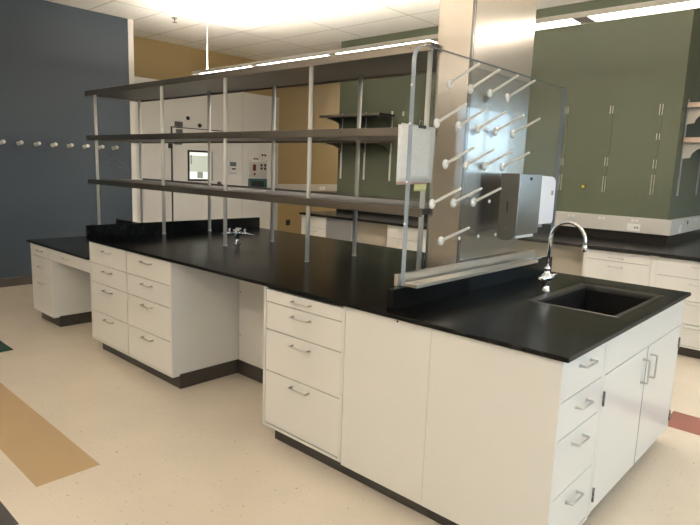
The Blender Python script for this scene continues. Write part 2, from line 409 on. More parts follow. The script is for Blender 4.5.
# sink
def build_sink():
    t = thing('lab_sink', (-0.303, 1.121, 0.64), 'black drop-in sink at the near right end of the island worktop', 'sink')
    mb = MB()
    o = (-0.5305, -0.0775, 0.7545, 1.4885); i = (-0.485, -0.115, 0.795, 1.445); b = (-0.470, -0.130, 0.815, 1.425)
    def ring(r, z): return [(r[0], r[2], z), (r[1], r[2], z), (r[1], r[3], z), (r[0], r[3], z)]
    def band(a, bb, m=0):
        for k in range(4):
            mb.quad([a[k], a[(k + 1) % 4], bb[(k + 1) % 4], bb[k]], m)
    oo = (o[0] + .001, o[1] - .001, o[2] + .001, o[3] - .001)
    r1 = ring((o[0] + .006, o[1] - .006, o[2] + .006, o[3] - .006), HT + 0.003)
    r2 = ring((i[0] - .006, i[1] + .006, i[2] - .006, i[3] + .006), HT - 0.002)
    lip = MB()
    for A, C, in ((ring(oo, HT - TC + 0.001), ring(oo, HT + 0.001)), (ring(oo, HT + 0.001), r1), (r1, r2), (r2, ring(i, HT - 0.012)), (ring(i, HT - 0.012), ring(i, HT - TC + 0.001)), (ring(i, HT - TC + 0.001), ring(oo, HT - TC + 0.001))):
        for k in range(4): lip.quad([A[k], A[(k + 1) % 4], C[(k + 1) % 4], C[k]])
    lip.build('rim', 'epoxy_lip', t)
    i2 = (i[0] + .001, i[1] - .001, i[2] + .001, i[3] - .001)
    ot = (i[0] - 0.004, i[1] + 0.004, i[2] - 0.004, i[3] + 0.004)
    band(ring(i2, HT - 0.013), ring(b, 0.655)); mb.quad(ring(b, 0.655))
    ob = (b[0] - 0.012, b[1] + 0.012, b[2] - 0.012, b[3] + 0.012)
    band(ring(ob, HT - 0.024), ring(ob, 0.642)); mb.quad(ring(ob, 0.642)); band(ring(i2, HT - 0.013), ring(ob, HT - 0.024))
    bowl = mb.build('bowl', 'epoxy_sink', t)
    MB().lathe((-0.30, 1.12, 0.655), (0, 0, 1), [(0, 0.045), (0.004, 0.045), (0.004, 0.03), (0.001, 0.028)], 20).build('drain', 'nickel', t)
build_sink()

# handles ----------------------------------------------------------------
def pull(name, c, out, along, ln, parent, r=0.0045, off=0.028):
    c = Vector(c); o = Vector(out); a = Vector(along); mb = MB()
    h = ln / 2
    p = [c - a * h, c - a * h + o * off, c + a * h + o * off, c + a * h]
    # one bent rod
    pts = [p[0], p[0] + o * (off - 0.005), p[1] + a * 0.0008 - o * 0.002, p[1] + a * 0.002 - o * 0.0008, p[1] + a * 0.005, p[2] - a * 0.005, p[2] - a * 0.002 - o * 0.0008, p[2] - a * 0.0008 - o * 0.002, p[3] + o * (off - 0.005), p[3]]
    mb.tube(pts, r, 10)
    mb.tube([p[0], p[0] + o * 0.003], r * 1.7, 10); mb.tube([p[3], p[3] + o * 0.003], r * 1.7, 10)
    return mb.build(name, 'nickel', parent)

G = 0.0022
def drawer_front(face, at, a0, a1, z0, z1, parent, hz=None, hl=0.128, name='drawer', m='paint'):
    """face '-y': front in the plane y=at ; '+x': front in the plane x=at"""
    d = 0.019
    if face == '-y': mb = B(a0 + G, a1 - G, at, at + d, z0 + G, z1 - G)
    else: mb = B(at - d, at, a0 + G, a1 - G, z0 + G, z1 - G)
    dr = mb.build(name, m, parent, bevel=0.0018)
    if hz is not None:
        mid = (a0 + a1) / 2
        if face == '-y': pull('handle', (mid, at, hz), (0, -1, 0), (1, 0, 0), hl, dr)
        else: pull('handle', (at, mid, hz), (1, 0, 0), (0, 1, 0), hl, dr)
    return dr
def carcass(parent, x0, x1, y0, y1, z0, z1, front='-y', m='paint_body'):
    """body with a dark reveal behind the drawer gaps and a frame edge around it"""
    mb = MB(); t = 0.018; d = 0.0195
    if front == '-y':
        mb.box(x0, x1, y0 + d, y1, z0, z1, 0)
        mb.box(x0, x0 + t, y0, y0 + d, z0, z1, 0); mb.box(x1 - t, x1, y0, y0 + d, z0, z1, 0)
        mb.box(x0 + t, x1 - t, y0, y0 + d, z0, z0 + t * 0.8, 0)
        mb.box(x0 + t, x1 - t, y0 + d - 0.0008, y0 + d - 0.0002, z0 + t * 0.8, z1, 1)
    else:
        mb.box(x0, x1 - d, y0, y1, z0, z1, 0)
        mb.box(x1 - d, x1, y0, y0 + t, z0, z1, 0); mb.box(x1 - d, x1, y1 - t, y1, z0, z1, 0)
        mb.box(x1 - d, x1, y0 + t, y1 - t, z0, z0 + t * 0.8, 0)
        mb.box(x1 - d + 0.0002, x1 - d + 0.0008, y0 + t, y1 - t, z0 + t * 0.8, z1, 1)
    return mb.build('body', [m, 'gap'], parent)

FY = 0.015               # front plane of island cabinets
# eight-drawer cabinet
def eight_drawer():
    t = thing('drawer_cabinet', (-3.28, 0.3, 0), 'cream lab cabinet with two columns of four drawers, at the far left of the island', 'cabinet')
    x0, x1 = -3.894, -2.656
    carcass(t, x0, x1, FY, 0.575, ZB, CB)
    mid = -3.275
    for a, b in ((x0 + 0.018, mid - 0.003), (mid + 0.003, x1 - 0.018)):
        for z0, z1, hz in ((0.727, CB - 0.004, 0.842), (0.575, 0.727, 0.684), (0.340, 0.575, 0.532), (0.108, 0.340, 0.297)):
            drawer_front('-y', FY, a, b, z0, z1, t, hz)
    mb = B(x0 + 0.06, x1 - 0.004, FY + 0.055, 0.575, 0, ZB - 0.001); mb.box(x1 - 0.004, x1 + 0.006, FY + 0.055, 0.575, 0, ZB + 0.012)
    mb.build('toe_kick', 'rubber', t, bevel=0.002)
eight_drawer()
# knee space back panel
kp = thing('knee_space_panel', (-2.17, 0.57, 0), 'flat cream back panel of the open knee space under the island worktop', 'panel')
B(-2.648, -1.694, 0.560, 0.575, 0.0, CB).build('panel', 'paint', kp)
B(-2.649, -1.694, 0.548, 0.560, 0.0, 0.104).build('base_strip', 'rubber', kp, bevel=0.002)
for z in (0.62, 0.30): MB().lathe((-2.632, 0.56, z), (0, -1, 0), [(0, 0.006), (0.002, 0.006), (0.003, 0.003)], 10).build('screw', 'dark_steel', kp)
# three drawer cabinet
def three_drawer():
    t = thing('drawer_cabinet', (-1.388, 0.3, 0), 'cream lab cabinet with one column of four drawers, right of the island knee space', 'cabinet')
    x0, x1 = -1.693, -1.083
    carcass(t, x0, x1, FY, 0.575, ZB, CB)
    for z0, z1, hz in ((0.810, CB - 0.012, 0.847), (0.657, 0.810, 0.766), (0.421, 0.657, 0.610), (0.112, 0.421, 0.381)):
        drawer_front('-y', FY, x0 + 0.02, x1 - 0.016, z0, z1, t, hz)
    B(x0 + 0.045, x1, FY + 0.055, 0.575, 0, ZB - 0.001).build('toe_kick', 'rubber', t, bevel=0.002)
three_drawer()
# blank fronted cabinet
t = thing('blank_cabinet', (-0.836, 0.3, 0), 'plain cream cabinet front without drawers or handles, between the right-hand drawers and the island corner', 'cabinet')
B(-1.082, -0.5905, FY + 0.004, 0.575, ZB - 0.012, CB).build('body', 'paint', t, bevel=0.0012)
B(-1.082, -0.5905, FY + 0.055, 0.575, 0, ZB - 0.013).build('toe_kick', 'rubber', t, bevel=0.002)
MB().lathe((-0.771, FY + 0.004, 0.882), (0, -1, 0), [(0, 0.0055), (0.0015, 0.0055), (0.002, 0.004)], 12).build('hole_plug', 'black', t)

RX = -0.025
# end four-drawer cabinet (faces +x); its plain side is the big panel of the long front
def end_drawers():
    t = thing('drawer_cabinet', (-0.3, 0.235, 0), 'narrow cream four-drawer cabinet on the short island end, left of the sink doors', 'cabinet')
    y0, y1 = FY + 0.004, 0.458
    carcass(t, -0.589, RX, y0, y1, ZB - 0.012, CB, '+x', 'paint')
    for z0, z1, hz in ((0.727, CB - 0.004, 0.836), (0.576, 0.727, 0.671), (0.338, 0.576, 0.522), (0.098, 0.338, 0.277)):
        drawer_front('+x', RX, y0 + 0.012, y1 - 0.012, z0, z1, t, hz, 0.108)
    B(-0.589, RX - 0.07, FY + 0.055, y1, 0, ZB - 0.013).build('toe_kick', 'rubber', t, bevel=0.002)
end_drawers()
def sink_cabinet():
    t = thing('sink_cabinet', (-0.3, 1.09, 0), 'glossy cream two-door cabinet under the island sink', 'cabinet')
    y0, y1 = 0.460, 1.716; d = 0.0195
    mb = MB()       # hollow carcass, so the sink bowl hangs free inside it
    mb.box(-0.589, RX - d, y0, y0 + 0.018, ZB, CB); mb.box(-0.589, RX - d, y1 - 0.018, y1, ZB, CB)
    mb.box(-0.589, -0.575, y0 + 0.018, y1 - 0.018, ZB, CB); mb.box(-0.575, RX - d, y0 + 0.018, y1 - 0.018, ZB, ZB + 0.018)
    mb.box(RX - d - 0.002, RX - d, y0 + 0.018, y1 - 0.018, ZB + 0.018, 0.63, 1)
    mb.box(RX - d, RX, y1 - 0.016, y1, ZB, CB); mb.box(RX - d, RX, y0, y0 + 0.027, ZB, CB)
    mb.build('body', ['paint_body', 'gap'], t)
    B(RX - d, RX, y0 + 0.0275, y1 - 0.016, 0.727, CB).build('apron', 'paint', t, bevel=0.0015)
    for a, b, hy, hs in ((y0 + 0.028, 1.087, 1.030, y0 + 0.030), (1.094, y1 - 0.016, 1.150, y1 - 0.016)):
        dr = B(RX - d, RX, a + G, b - G, ZB + 0.004, 0.722).build('door', 'paint', t, bevel=0.0018)
        pull('handle', (RX, hy, 0.612), (1, 0, 0), (0, 0, 1), 0.116, dr, r=0.005, off=0.03)
        for z in (0.62, 0.18):
            MB().tube([(RX + 0.004, hs, z - 0.032), (RX + 0.004, hs, z - 0.004)], 0.005, 12).tube([(RX + 0.004, hs, z - 0.002), (RX + 0.004, hs, z + 0.032)], 0.005, 12).build('hinge', 'dark_steel', dr)
    B(RX - 0.004, RX + 0.001, 1.0885, 1.0925, ZB + 0.004, 0.722).build('door_gasket', 'joint_grey', t)
    B(-0.589, RX - 0.07, y0, y1, 0, ZB - 0.001).build('toe_kick', 'rubber', t, bevel=0.002)
sink_cabinet()
# far side of the island (seen only past the ends)
t = thing('island_rear_cabinet', (-2.3, 1.3, 0), 'cream rear cabinet run of the island facing the back benches', 'cabinet')
B(-3.89, -0.60, 1.16, 1.716, ZB, CB).build('body', 'paint_body', t)
B(-3.83, -0.66, 1.16, 1.65, 0, ZB - 0.001).build('toe_kick', 'rubber', t)
t = thing('island_core_panel', (-2.3, 0.87, 0), 'cream panel closing the service void inside the island', 'panel')
B(-3.89, -0.60, 0.58, 0.60, 0, CB).build('panel', 'paint_body', t)

# faucet
def faucet():
    x, y = -0.568, 1.076
    t = thing('faucet', (x, y, HT), 'chrome gooseneck lab tap with two lever handles behind the island sink', 'faucet')
    MB().lathe((x, y, HT), (0, 0, 1), [(0, 0.024), (0.004, 0.024), (0.006, 0.019), (0.048, 0.018), (0.054, 0.022), (0.062, 0.028), (0.076, 0.030), (0.090, 0.026), (0.100, 0.016), (0.114, 0.012), (0.122, 0.015), (0.130, 0.015), (0.136, 0.010)], 24).build('body', 'chrome', t)
    pts = [(x, y, HT + 0.13), (x, y, 1.20)]
    for k in range(1, 17):
        a = PI * k / 16; pts.append((x + 0.094 - 0.094 * math.cos(a), y, 1.205 + 0.094 * math.sin(a)))
    pts += [(x + 0.188, y, 1.185)]
    MB().tube(pts, 0.0085, 16).build('gooseneck', 'chrome', t)
    MB().lathe((x + 0.188, y, 1.188), (0, 0, -1), [(0, 0.011), (0.012, 0.013), (0.026, 0.013), (0.034, 0.009)], 18).build('spout_tip', 'chrome', t)
    for s in (-1, 1):
        v = MB().lathe((x, y + s * 0.022, HT + 0.072), (0, s, 0), [(0, 0.016), (0.018, 0.016), (0.026, 0.02), (0.036, 0.018), (0.042, 0.010)], 18).build('valve', 'chrome', t)
        MB().tube([(x, y + s * 0.058, HT + 0.072), (x + 0.004, y + s * 0.075, HT + 0.080), (x + 0.008, y + s * 0.105, HT + 0.084)], [0.007, 0.006, 0.0075], 12).build('lever', 'chrome', v)
faucet()

# gas turret
def turret():
    x, y = -3.0, 0.80
    t = thing('gas_turret', (x, y, HT), 'low chrome four-way gas turret standing on the island worktop under the shelves', 'gas tap')
    MB().lathe((x, y, HT), (0, 0, 1), [(0, 0.03), (0.006, 0.03), (0.01, 0.016), (0.07, 0.015), (0.075, 0.026), (0.1, 0.028), (0.108, 0.02), (0.112, 0.006)], 20).build('stem', 'chrome', t)
    for k in range(4):
        a = PI / 4 + k * PI / 2; dx, dy = math.cos(a), math.sin(a); z = HT + 0.088
        n = MB().tube([(x + dx * 0.02, y + dy * 0.02, z), (x + dx * 0.075, y + dy * 0.075, z), (x + dx * 0.10, y + dy * 0.10, z - 0.004), (x + dx * 0.135, y + dy * 0.135, z - 0.014)], [0.011, 0.011, 0.007, 0.005], 12).build('nozzle', 'chrome', t)
        MB().tube([(x + dx * 0.06, y + dy * 0.06, z), (x + dx * 0.06, y + dy * 0.06, z + 0.028)], 0.007, 10).tube([(x + dx * 0.06 - dy * 0.022, y + dy * 0.06 + dx * 0.022, z + 0.03), (x + dx * 0.06 + dy * 0.022, y + dy * 0.06 - dx * 0.022, z + 0.03)], 0.006, 10).build('cock_handle', 'white_plastic', n)
turret()

# shelving ---------------------------------------------------------------
def shelving():
    t = thing('shelving_rack', (-3.2, 0.9, HT), 'three-tier dark steel shelf rack on slim posts along the island worktop', 'shelf')
    x0, x1, y0, y1 = -5.337, -1.1215, 0.640, 1.240
    zs = (1.290, 1.728, 2.166)
    for z in zs:
        mb = MB(); h = 0.048; lip = 0.012
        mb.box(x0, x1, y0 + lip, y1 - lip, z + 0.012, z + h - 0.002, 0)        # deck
        mb.box(x0, x1, y0, y0 + lip, z, z + h, 1); mb.box(x0, x1, y1 - lip, y1, z, z + h, 1)
        mb.box(x0, x0 + lip, y0 + lip, y1 - lip, z, z + h, 1)
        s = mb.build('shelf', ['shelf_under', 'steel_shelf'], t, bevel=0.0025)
        if z == zs[0]: B(x0 + 0.02, x1, y1 - lip, y1 - 0.002, z + h, z + h + 0.014).build('rear_shadow_strip', 'dark_steel', s)  # dark strip put in for the shadow line along the rear lip
        for xx in [-4.75 + 0.5 * k for k in range(8)]:
            MB().lathe((xx, y0, z + 0.026), (0, -1, 0), [(0, 0.004), (0.0015, 0.004), (0.002, 0.002)], 8).build('screw', 'black', s)
    for px in (-5.165, -3.885, -2.974, -2.049, -1.137):
        for py in (0.668, 1.137):
            zb = HT if px > -4 else 0.757
            segs = [zb, zs[0] - 0.001, zs[0] + 0.0485, zs[1] - 0.001, zs[1] + 0.0485, zs[2] - 0.001]
            mb = MB()
            mb.tube([(px, py, zb), (px, py, zs[2] + 0.03)], 0.0145, 14)
            mb.lathe((px, py, zb), (0, 0, 1), [(0, 0.018), (0.006, 0.018), (0.007, 0.0145)], 14)
            mb.build('post', 'post', t)
shelving()

# steel service column
t = thing('service_column', (-1.01, 1.04, HT), 'tall brushed stainless service column rising from the island to the ceiling', 'column')
B(-1.119, -0.906, 0.698, 1.381, HT, ZC).build('casing', 'steel_column', t, bevel=0.004)
B(-0.913, -0.9045, 0.6965, 0.705, HT + 0.01, ZC).build('corner_strip', 'dark_steel', t)
B(-0.9062, -0.9045, 0.716, 0.719, HT + 0.01, ZC).build('panel_joint', 'dark_steel', t)

# draining board ---------------------------------------------------------
def drying_board():
    t = thing('drying_rack_board', (-0.84, 0.95, HT + 0.1), 'clear acrylic drying board with white pegs standing across the island beside the sink', 'drying rack')
    y0, y1, z0, z1, r = 0.150, 1.757, 1.016, 2.092, 0.075
    x0, x1 = -0.864, -0.840
    poly = [(y0, z0), (y1, z0)]
    for k in range(0, 9):
        a = PI / 2 * k / 8; poly.append((y1 - 0.05 + 0.05 * math.cos(a), z1 - 0.05 + 0.05 * math.sin(a)))
    for k in range(0, 9):
        a = PI / 2 + PI / 2 * k / 8; poly.append((y0 + r + r * math.cos(a), z1 - r + r * math.sin(a)))
    MB().prism(poly, 'x', x0, x1, 0, 1).build('panel', ['acrylic', 'acrylic_edge'], t)
    tr = MB().box(-0.884, -0.866, 0.125, 1.56, 1.0125, 1.066).box(-0.838, -0.770, 0.150, 1.40, 1.0125, 1.030).box(-0.866, -0.838, 0.150, 1.60, 1.0125, 1.0155)
    tr.build('trough', 'steel', t, bevel=0.0015)
    peg0 = None
    rows = [(1.947, (.415, .600, .790, .977)), (1.762, (.328, .513, .697, .880, 1.073)), (1.577, (.420, .605, .790, .982)), (1.389, (.328, .513, .702)), (1.205, (.423,))]
    for z, ys in rows:
        for y in ys:
            if peg0 is None:
                mb = MB(); c = Vector((x1, y, z)); d = Vector((0.155, 0, 0.080)).normalized()
                mb.lathe(c, (1, 0, 0), [(0, 0.023), (0.006, 0.023), (0.011, 0.014), (0.014, 0.009)], 18)
                mb.tube([c + Vector((0.008, 0, 0.0)), c + d * 0.02, c + d * 0.168, c + d * 0.176], [0.007, 0.0072, 0.0062, 0.0045], 14)
                peg0 = mb.build('peg', 'white_plastic', t); base = (y, z)
            else:
                p = peg0.copy(); COL.objects.link(p); p.parent = t; p.location = (0, y - base[0], z - base[1])
    for y, z in ((.591, 1.207), (.780, 1.206), (.966, 1.204), (.871, 1.391)):
        MB().lathe((x1, y, z), (1, 0, 0), [(0, 0.010), (0.003, 0.010), (0.006, 0.005)], 12).build('hole_plug', 'white_plastic', t)
    for z in (1.913, 1.747, 1.49, 1.30):
        MB().lathe((x0 + 0.006, y0, z), (0, -1, 0), [(0, 0.006), (0.002, 0.006)], 10).build('edge_stud', 'white_plastic', t)
drying_board()

def towel_dispenser():
    t = thing('paper_towel_dispenser', (-0.785, 1.13, 1.18), 'dark steel paper towel dispenser fixed to the clear drying board', 'towel dispenser')
    y0, y1, z0, z1 = 0.992, 1.268, 1.205, 1.544; x0, x1 = -0.8398, -0.731
    mb = MB(); mb.box(x0, x1 - 0.004, y0 + 0.003, y1, z0, z1)
    mb.build('case', 'disp_steel', t, bevel=0.004)
    prof = [(x0, 1.545), (x1, 1.547)]
    prof += [(x1, 1.21), (x1 - 0.014, 1.190), (x1 - 0.035, 1.178), (x0 + 0.03, 1.176), (x0 + 0.01, 1.18), (x0, 1.19)]
    MB().prism(prof, 'y', y0 - 0.004, y0 + 0.003).build('side_plate', 'dark_steel', t, bevel=0.001)
    B(x1 - 0.004, x1, y0 + 0.005, y1, z0 + 0.002, z1).build('cover', 'disp_steel', t, bevel=0.002)
    B(-0.795, -0.786, y0 - 0.006, y0 - 0.0035, 1.33, 1.39).build('level_slot', 'black', t, bevel=0.001)
    MB().lathe((-0.79, y0 - 0.003, 1.245), (0, -1, 0), [(0, 0.007), (0.002, 0.007), (0.003, 0.004)], 12).build('rivet', 'dark_steel', t)
    MB().lathe((x1, 1.13, 1.520), (1, 0, 0), [(0, 0.009), (0.004, 0.009), (0.005, 0.006)], 14).build('lock', 'black', t)
    tag(B(-0.800, -0.745, 1.03, 1.24, 1.188, 1.2045).build('folded_towel', 'white_plastic', t), 'white folded paper towel at the slot')
towel_dispenser()
def soap():
    t = thing('soap_dispenser', (-0.785, 1.38, 1.25), 'white plastic soap dispenser beside the steel towel dispenser on the drying board', 'soap dispenser')
    x0, x1, y0, y1, z0, z1 = -0.8398, -0.735, 1.275, 1.478, 1.255, 1.535
    prof = [(y0, z0), (y1 - 0.012, z0), (y1, z0 + 0.015), (y1, z1 - 0.045)]
    for k in range(1, 8):
        a = PI / 2 * k / 7; prof.append((y1 - 0.05 + 0.05 * math.cos(a), z1 - 0.045 + 0.045 * math.sin(a)))
    prof += [(y0, z1 + 0.004)]
    MB().prism(prof, 'x', x0, x1).build('case', 'soap_plastic', t, bevel=0.008, seg=3)
    B(x1 - 0.001, x1 + 0.0012, 1.418, 1.446, 1.425, 1.452).build('sight_window', 'grey_plastic', t)
    B(-0.815, -0.765, 1.32, 1.40, 1.232, 1.2548).build('nozzle', 'grey_plastic', t, bevel=0.004)
soap()

# papers on the back of the board
def sheet(name, label, y0, y1, z0, z1, x, rot, m, cat, group=None, curl=0.004):
    mb = MB(); n = 8; cy, cz = (y0 + y1) / 2, z1
    P = []
    for i in range(n + 1):
        row = []
        for j in range(n + 1):
            yy = y0 + (y1 - y0) * j / n - cy; zz = z0 + (z1 - z0) * i / n - cz
            a = rot; ry = yy * math.cos(a) - zz * math.sin(a); rz = yy * math.sin(a) + zz * math.cos(a)
            row.append(Vector((x - curl * (1 - i / n) ** 2 * (1 + 0.4 * math.sin(j)), cy + ry, cz + rz)))
        P.append(row)
    for i in range(n):
        for j in range(n): mb.quad([P[i][j], P[i][j + 1], P[i + 1][j + 1], P[i + 1][j]], 0, True)
    bm = mb
    o = bm.build(name, m, weld=True)
    s = o.modifiers.new('thick', 'SOLIDIFY'); s.thickness = 0.0006
    return tag(o, label, cat, group)
sheet('paper_sheet', 'front printed white sheet clipped behind the clear board edge', 0.083, 0.345, 1.492, 1.742, -0.8690, 0.03, 'paper', 'paper')
sheet('paper_sheet', 'back white sheet peeping out at the right of the clipped papers', 0.110, 0.375, 1.487, 1.745, -0.8740, -0.015, 'paper', 'paper')
sheet('paper_sheet', 'pinkish sheet edge showing below the clipped white papers', 0.100, 0.325, 1.478, 1.735, -0.8790, 0.02, 'pink_paper', 'paper')
sheet('sticky_note', 'pale yellow paper slip hanging below the clipped white papers', 0.245, 0.345, 1.446, 1.56, -0.8840, 0.0, 'sticky', 'note')
t = thing('bulldog_clip', (-0.862, 0.259, 1.74), 'small black clip holding the papers at the board', 'clip')
B(-0.8875, -0.8655, 0.232, 0.288, 1.733, 1.748).build('jaw', 'black', t, bevel=0.002)
MB().tube([(-0.876, 0.245, 1.747), (-0.876, 0.25, 1.768), (-0.876, 0.268, 1.768), (-0.876, 0.273, 1.747)], 0.0015, 8).build('wire_grip', 'nickel', t)

# ================================================================= DESK
ZD = 0.757
dt = B(-5.253, -3.9155, 0.0, W, ZD - TC, ZD).build('desk_countertop', 'epoxy', bevel=0.003)
tag(dt, 'lower black desk worktop at the far left end of the island', 'desk')
B(-5.25, -3.9155, 0.885, 0.910, ZD, ZD + 0.165).build('centre_curb', 'epoxy', dt, bevel=0.002)
def desk_cab():
    t = thing('desk_cabinet', (-4.95, 0.3, 0), 'small cream three-drawer pedestal under the low desk beside the blue wall', 'cabinet')
    x0, x1 = -5.195, -4.700
    carcass(t, x0, x1, FY, 0.60, ZB, ZD - TC - 0.001)
    for z0, z1, hz in ((0.628, ZD - TC - 0.004, 0.685), (0.454, 0.628, 0.531), (0.104, 0.454, 0.378)):
        drawer_front('-y', FY, x0 + 0.018, x1 - 0.018, z0, z1, t, hz, 0.11)
    mb = B(x0 + 0.06, x1 - 0.004, FY + 0.05, 0.60, 0, ZB - 0.001); mb.box(x1 - 0.004, x1 + 0.006, FY + 0.05, 0.60, 0, ZB + 0.01)
    mb.build('toe_kick', 'rubber', t, bevel=0.002)
    t = thing('pencil_drawer', (-4.31, 0.3, 0.63), 'shallow cream drawer hung under the low desk over its knee space', 'drawer')
    B(-4.699, -3.896, FY + 0.02, 0.55, 0.640, ZD - TC - 0.001).build('body', 'paint_body', t)
    d = B(-4.699 + G, -3.897, FY, FY + 0.0195, 0.632, ZD - TC - 0.003).build('drawer_front', 'paint', t, bevel=0.0018)
    pull('handle', (-4.36, FY, 0.688), (0, -1, 0), (1, 0, 0), 0.11, d)
    t = thing('desk_back_panel', (-4.3, 0.61, 0), 'cream panel closing the back of the low desk knee space', 'panel')
    B(-4.69, -3.896, 0.601, 0.616, 0, ZD - TC - 0.001).build('panel', 'paint_body', t)
    t = thing('desk_rear_cabinet', (-4.5, 1.4, 0), 'cream rear pedestal of the low desk on the far side', 'cabinet')
    B(-5.195, -3.90, 1.16, 1.716, ZB, ZD - TC - 0.001).build('body', 'paint_body', t)
    B(-5.135, -3.90, 1.16, 1.66, 0, ZB - 0.001).build('toe_kick', 'rubber', t)
desk_cab()

# ================================================================= BACK BENCH
ZBT = 0.897; BT = 0.03; BY = 3.67; BC = ZBT - BT - 0.001
mb = MB().prism([(-5.385, BY - 0.03), (0.02, BY - 0.03), (0.02, 6.55), (GX1 + 0.001, 6.55), (GX1 + 0.001, YGREEN - 0.001), (-5.385, YGREEN - 0.001)], 'z', ZBT - BT, ZBT)
bt = tag(mb.build('bench_countertop', 'bench_epoxy', bevel=0.003), 'long black worktop of the bench along the green wall', 'countertop')
mb = B(-5.385, GX1 + 0.02, YGREEN - 0.02, YGREEN - 0.001, ZBT, 0.994); mb.box(GX1 + 0.001, GX1 + 0.02, YGREEN - 0.001, 6.55, ZBT, 0.994)
mb.build('backsplash', 'bench_epoxy', bt)
def bench_cab(x0, x1, rows, label, name='bench_cabinet', kick=True):
    t = thing(name, ((x0 + x1) / 2, BY + 0.3, 0), label, 'cabinet')
    carcass(t, x0, x1, BY, YGREEN - 0.03, ZB, BC)
    for z0, z1, hz in rows: drawer_front('-y', BY, x0 + 0.012, x1 - 0.012, z0, z1, t, hz, 0.12)
    B(x0, x1, BY + 0.07, YGREEN - 0.03, 0, ZB - 0.001).build('toe_kick', 'rubber', t)
R4 = ((0.702, BC - 0.006, 0.806), (0.505, 0.702, 0.655), (0.300, 0.505, 0.480), (0.108, 0.300, 0.27))
bench_cab(-5.362, -4.872, R4, 'cream drawer cabinet at the far left end of the back bench')
t = thing('undercounter_unit', (-4.62, BY + 0.3, 0), 'plain grey-fronted unit under the back bench, right of its leftmost drawers', 'appliance')
B(-4.868, -4.385, BY + 0.022, YGREEN - 0.03, 0.03, BC).build('body', 'joint_grey', t)
B(-4.866, -4.387, BY, BY + 0.02, 0.06, BC - 0.004).build('door', 'grey_panel', t, bevel=0.003)
t = thing('knee_space_panel', (-4.08, BY + 0.4, 0), 'beige recessed panel under the back bench left of the centre drawers', 'panel')
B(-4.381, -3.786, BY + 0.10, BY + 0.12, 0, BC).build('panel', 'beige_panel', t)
bench_cab(-3.782, -3.290, R4, 'cream drawer cabinet of the back bench seen below the papers')
bench_cab(-3.286, -2.60, R4, 'cream drawer cabinet of the back bench hidden behind the steel column')
t = thing('knee_space_panel', (-2.0, BY + 0.4, 0), 'beige recessed knee panel under the back bench behind the tap', 'panel')
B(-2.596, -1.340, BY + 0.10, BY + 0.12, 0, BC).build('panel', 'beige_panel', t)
R3 = ((0.770, BC - 0.006, 0.800), (0.40, 0.770, 0.718), (0.108, 0.40, 0.36))
bench_cab(-1.336, -0.729, R3, 'cream back-bench cabinet with a shallow top drawer, seen above the sink')
bench_cab(-0.690, 0.0, R4, 'cream four-drawer cabinet at the right end of the back bench')
t = thing('bench_filler', (-0.71, BY + 0.1, 0), 'narrow cream filler strip between the two right back-bench cabinets', 'panel')
B(-0.728, -0.691, BY + 0.005, BY + 0.05, 0, BC).build('strip', 'paint', t)
t = thing('bench_side_cabinet', (-0.4, 5.5, 0), 'cream cabinet run under the bench around the corner of the green wall', 'cabinet')
B(GX1 + 0.001, 0.0, YGREEN - 0.02, 6.5, ZB, BC).build('body', 'paint_body', t)
B(GX1 + 0.001, -0.07, YGREEN - 0.02, 6.5, 0, ZB - 0.001).build('toe_kick', 'rubber', t)

# wall standards on the green wall ---------------------------------------
def standard(x, parts, label, group, bright=False):
    t = thing('shelf_standard', (x, YGREEN, 1.385), label, 'shelf standard', group)
    B(x - 0.017, x + 0.017, YGREEN - 0.006, YGREEN - 0.0005, 1.385, 2.30).build('channel', 'wall_green' if not bright else 'bare_metal', t)
    for z0, z1 in parts:
        for s in (-1, 1): B(x + s * 0.013 - 0.003, x + s * 0.013 + 0.003, YGREEN - 0.0085, YGREEN - 0.006, z0, z1).build('bare_slot_edge', 'bare_metal', t)
gs = 'green painted shelf standards'
standard(-1.947, [(2.21, 2.285), (1.66, 1.735), (1.387, 1.56)], 'green painted shelf standard just right of the drying board edge', gs)
standard(-1.473, [(2.20, 2.278), (1.662, 1.753), (1.387, 1.557)], 'green painted shelf standard right of the small yellow dot', gs)
standard(-1.000, [(2.17, 2.275), (1.93, 1.992), (1.648, 1.735), (1.387, 1.586)], 'green painted shelf standard nearest the green wall corner', gs)
standard(-2.42, [(2.20, 2.28), (1.66, 1.74), (1.387, 1.56)], 'green painted shelf standard seen through the clear drying board', gs)
def thin_standard(x, label):
    t = thing('shelf_standard', (x, YGREEN, 1.39), label, 'shelf standard', 'steel shelf standards at the left of the green wall')
    B(x - 0.012, x + 0.012, YGREEN - 0.012, YGREEN - 0.0005, 1.385, 2.335).build('channel', 'post', t)
thin_standard(-5.330, 'steel shelf standard nearest the left end of the green wall')
thin_standard(-4.865, 'steel shelf standard in the middle under the dark wall shelves')
thin_standard(-4.388, 'steel shelf standard under the right end of the dark wall shelves')
def wall_shelf(x0, x1, z, label, brk):
    t = thing('wall_shelf', ((x0 + x1) / 2, YGREEN - 0.17, z), label, 'shelf')
    mb = B(x0, x1, YGREEN - 0.34, YGREEN - 0.015, z, z + 0.022); mb.box(x0, x1, YGREEN - 0.345, YGREEN - 0.335, z - 0.012, z + 0.024, 1)
    mb.build('board', ['black', 'steel_shelf'], t)
    for x in brk:
        arc = [(YGREEN - 0.014, z - 0.001), (YGREEN - 0.31, z - 0.001), (YGREEN - 0.31, z - 0.03)]
        for k in range(1, 8):
            a = PI / 2 * k / 8; arc.append((YGREEN - 0.31 + 0.27 * math.sin(a), z - 0.03 - 0.10 * (1 - math.cos(a))))
        arc.append((YGREEN - 0.014, z - 0.14))
        MB().prism(arc, 'x', x - 0.003, x + 0.003).build('bracket', 'dark_steel', t)
wall_shelf(-5.47, -4.335, 2.262, 'upper dark wall shelf at the left of the green wall', (-5.33, -4.865, -4.388))
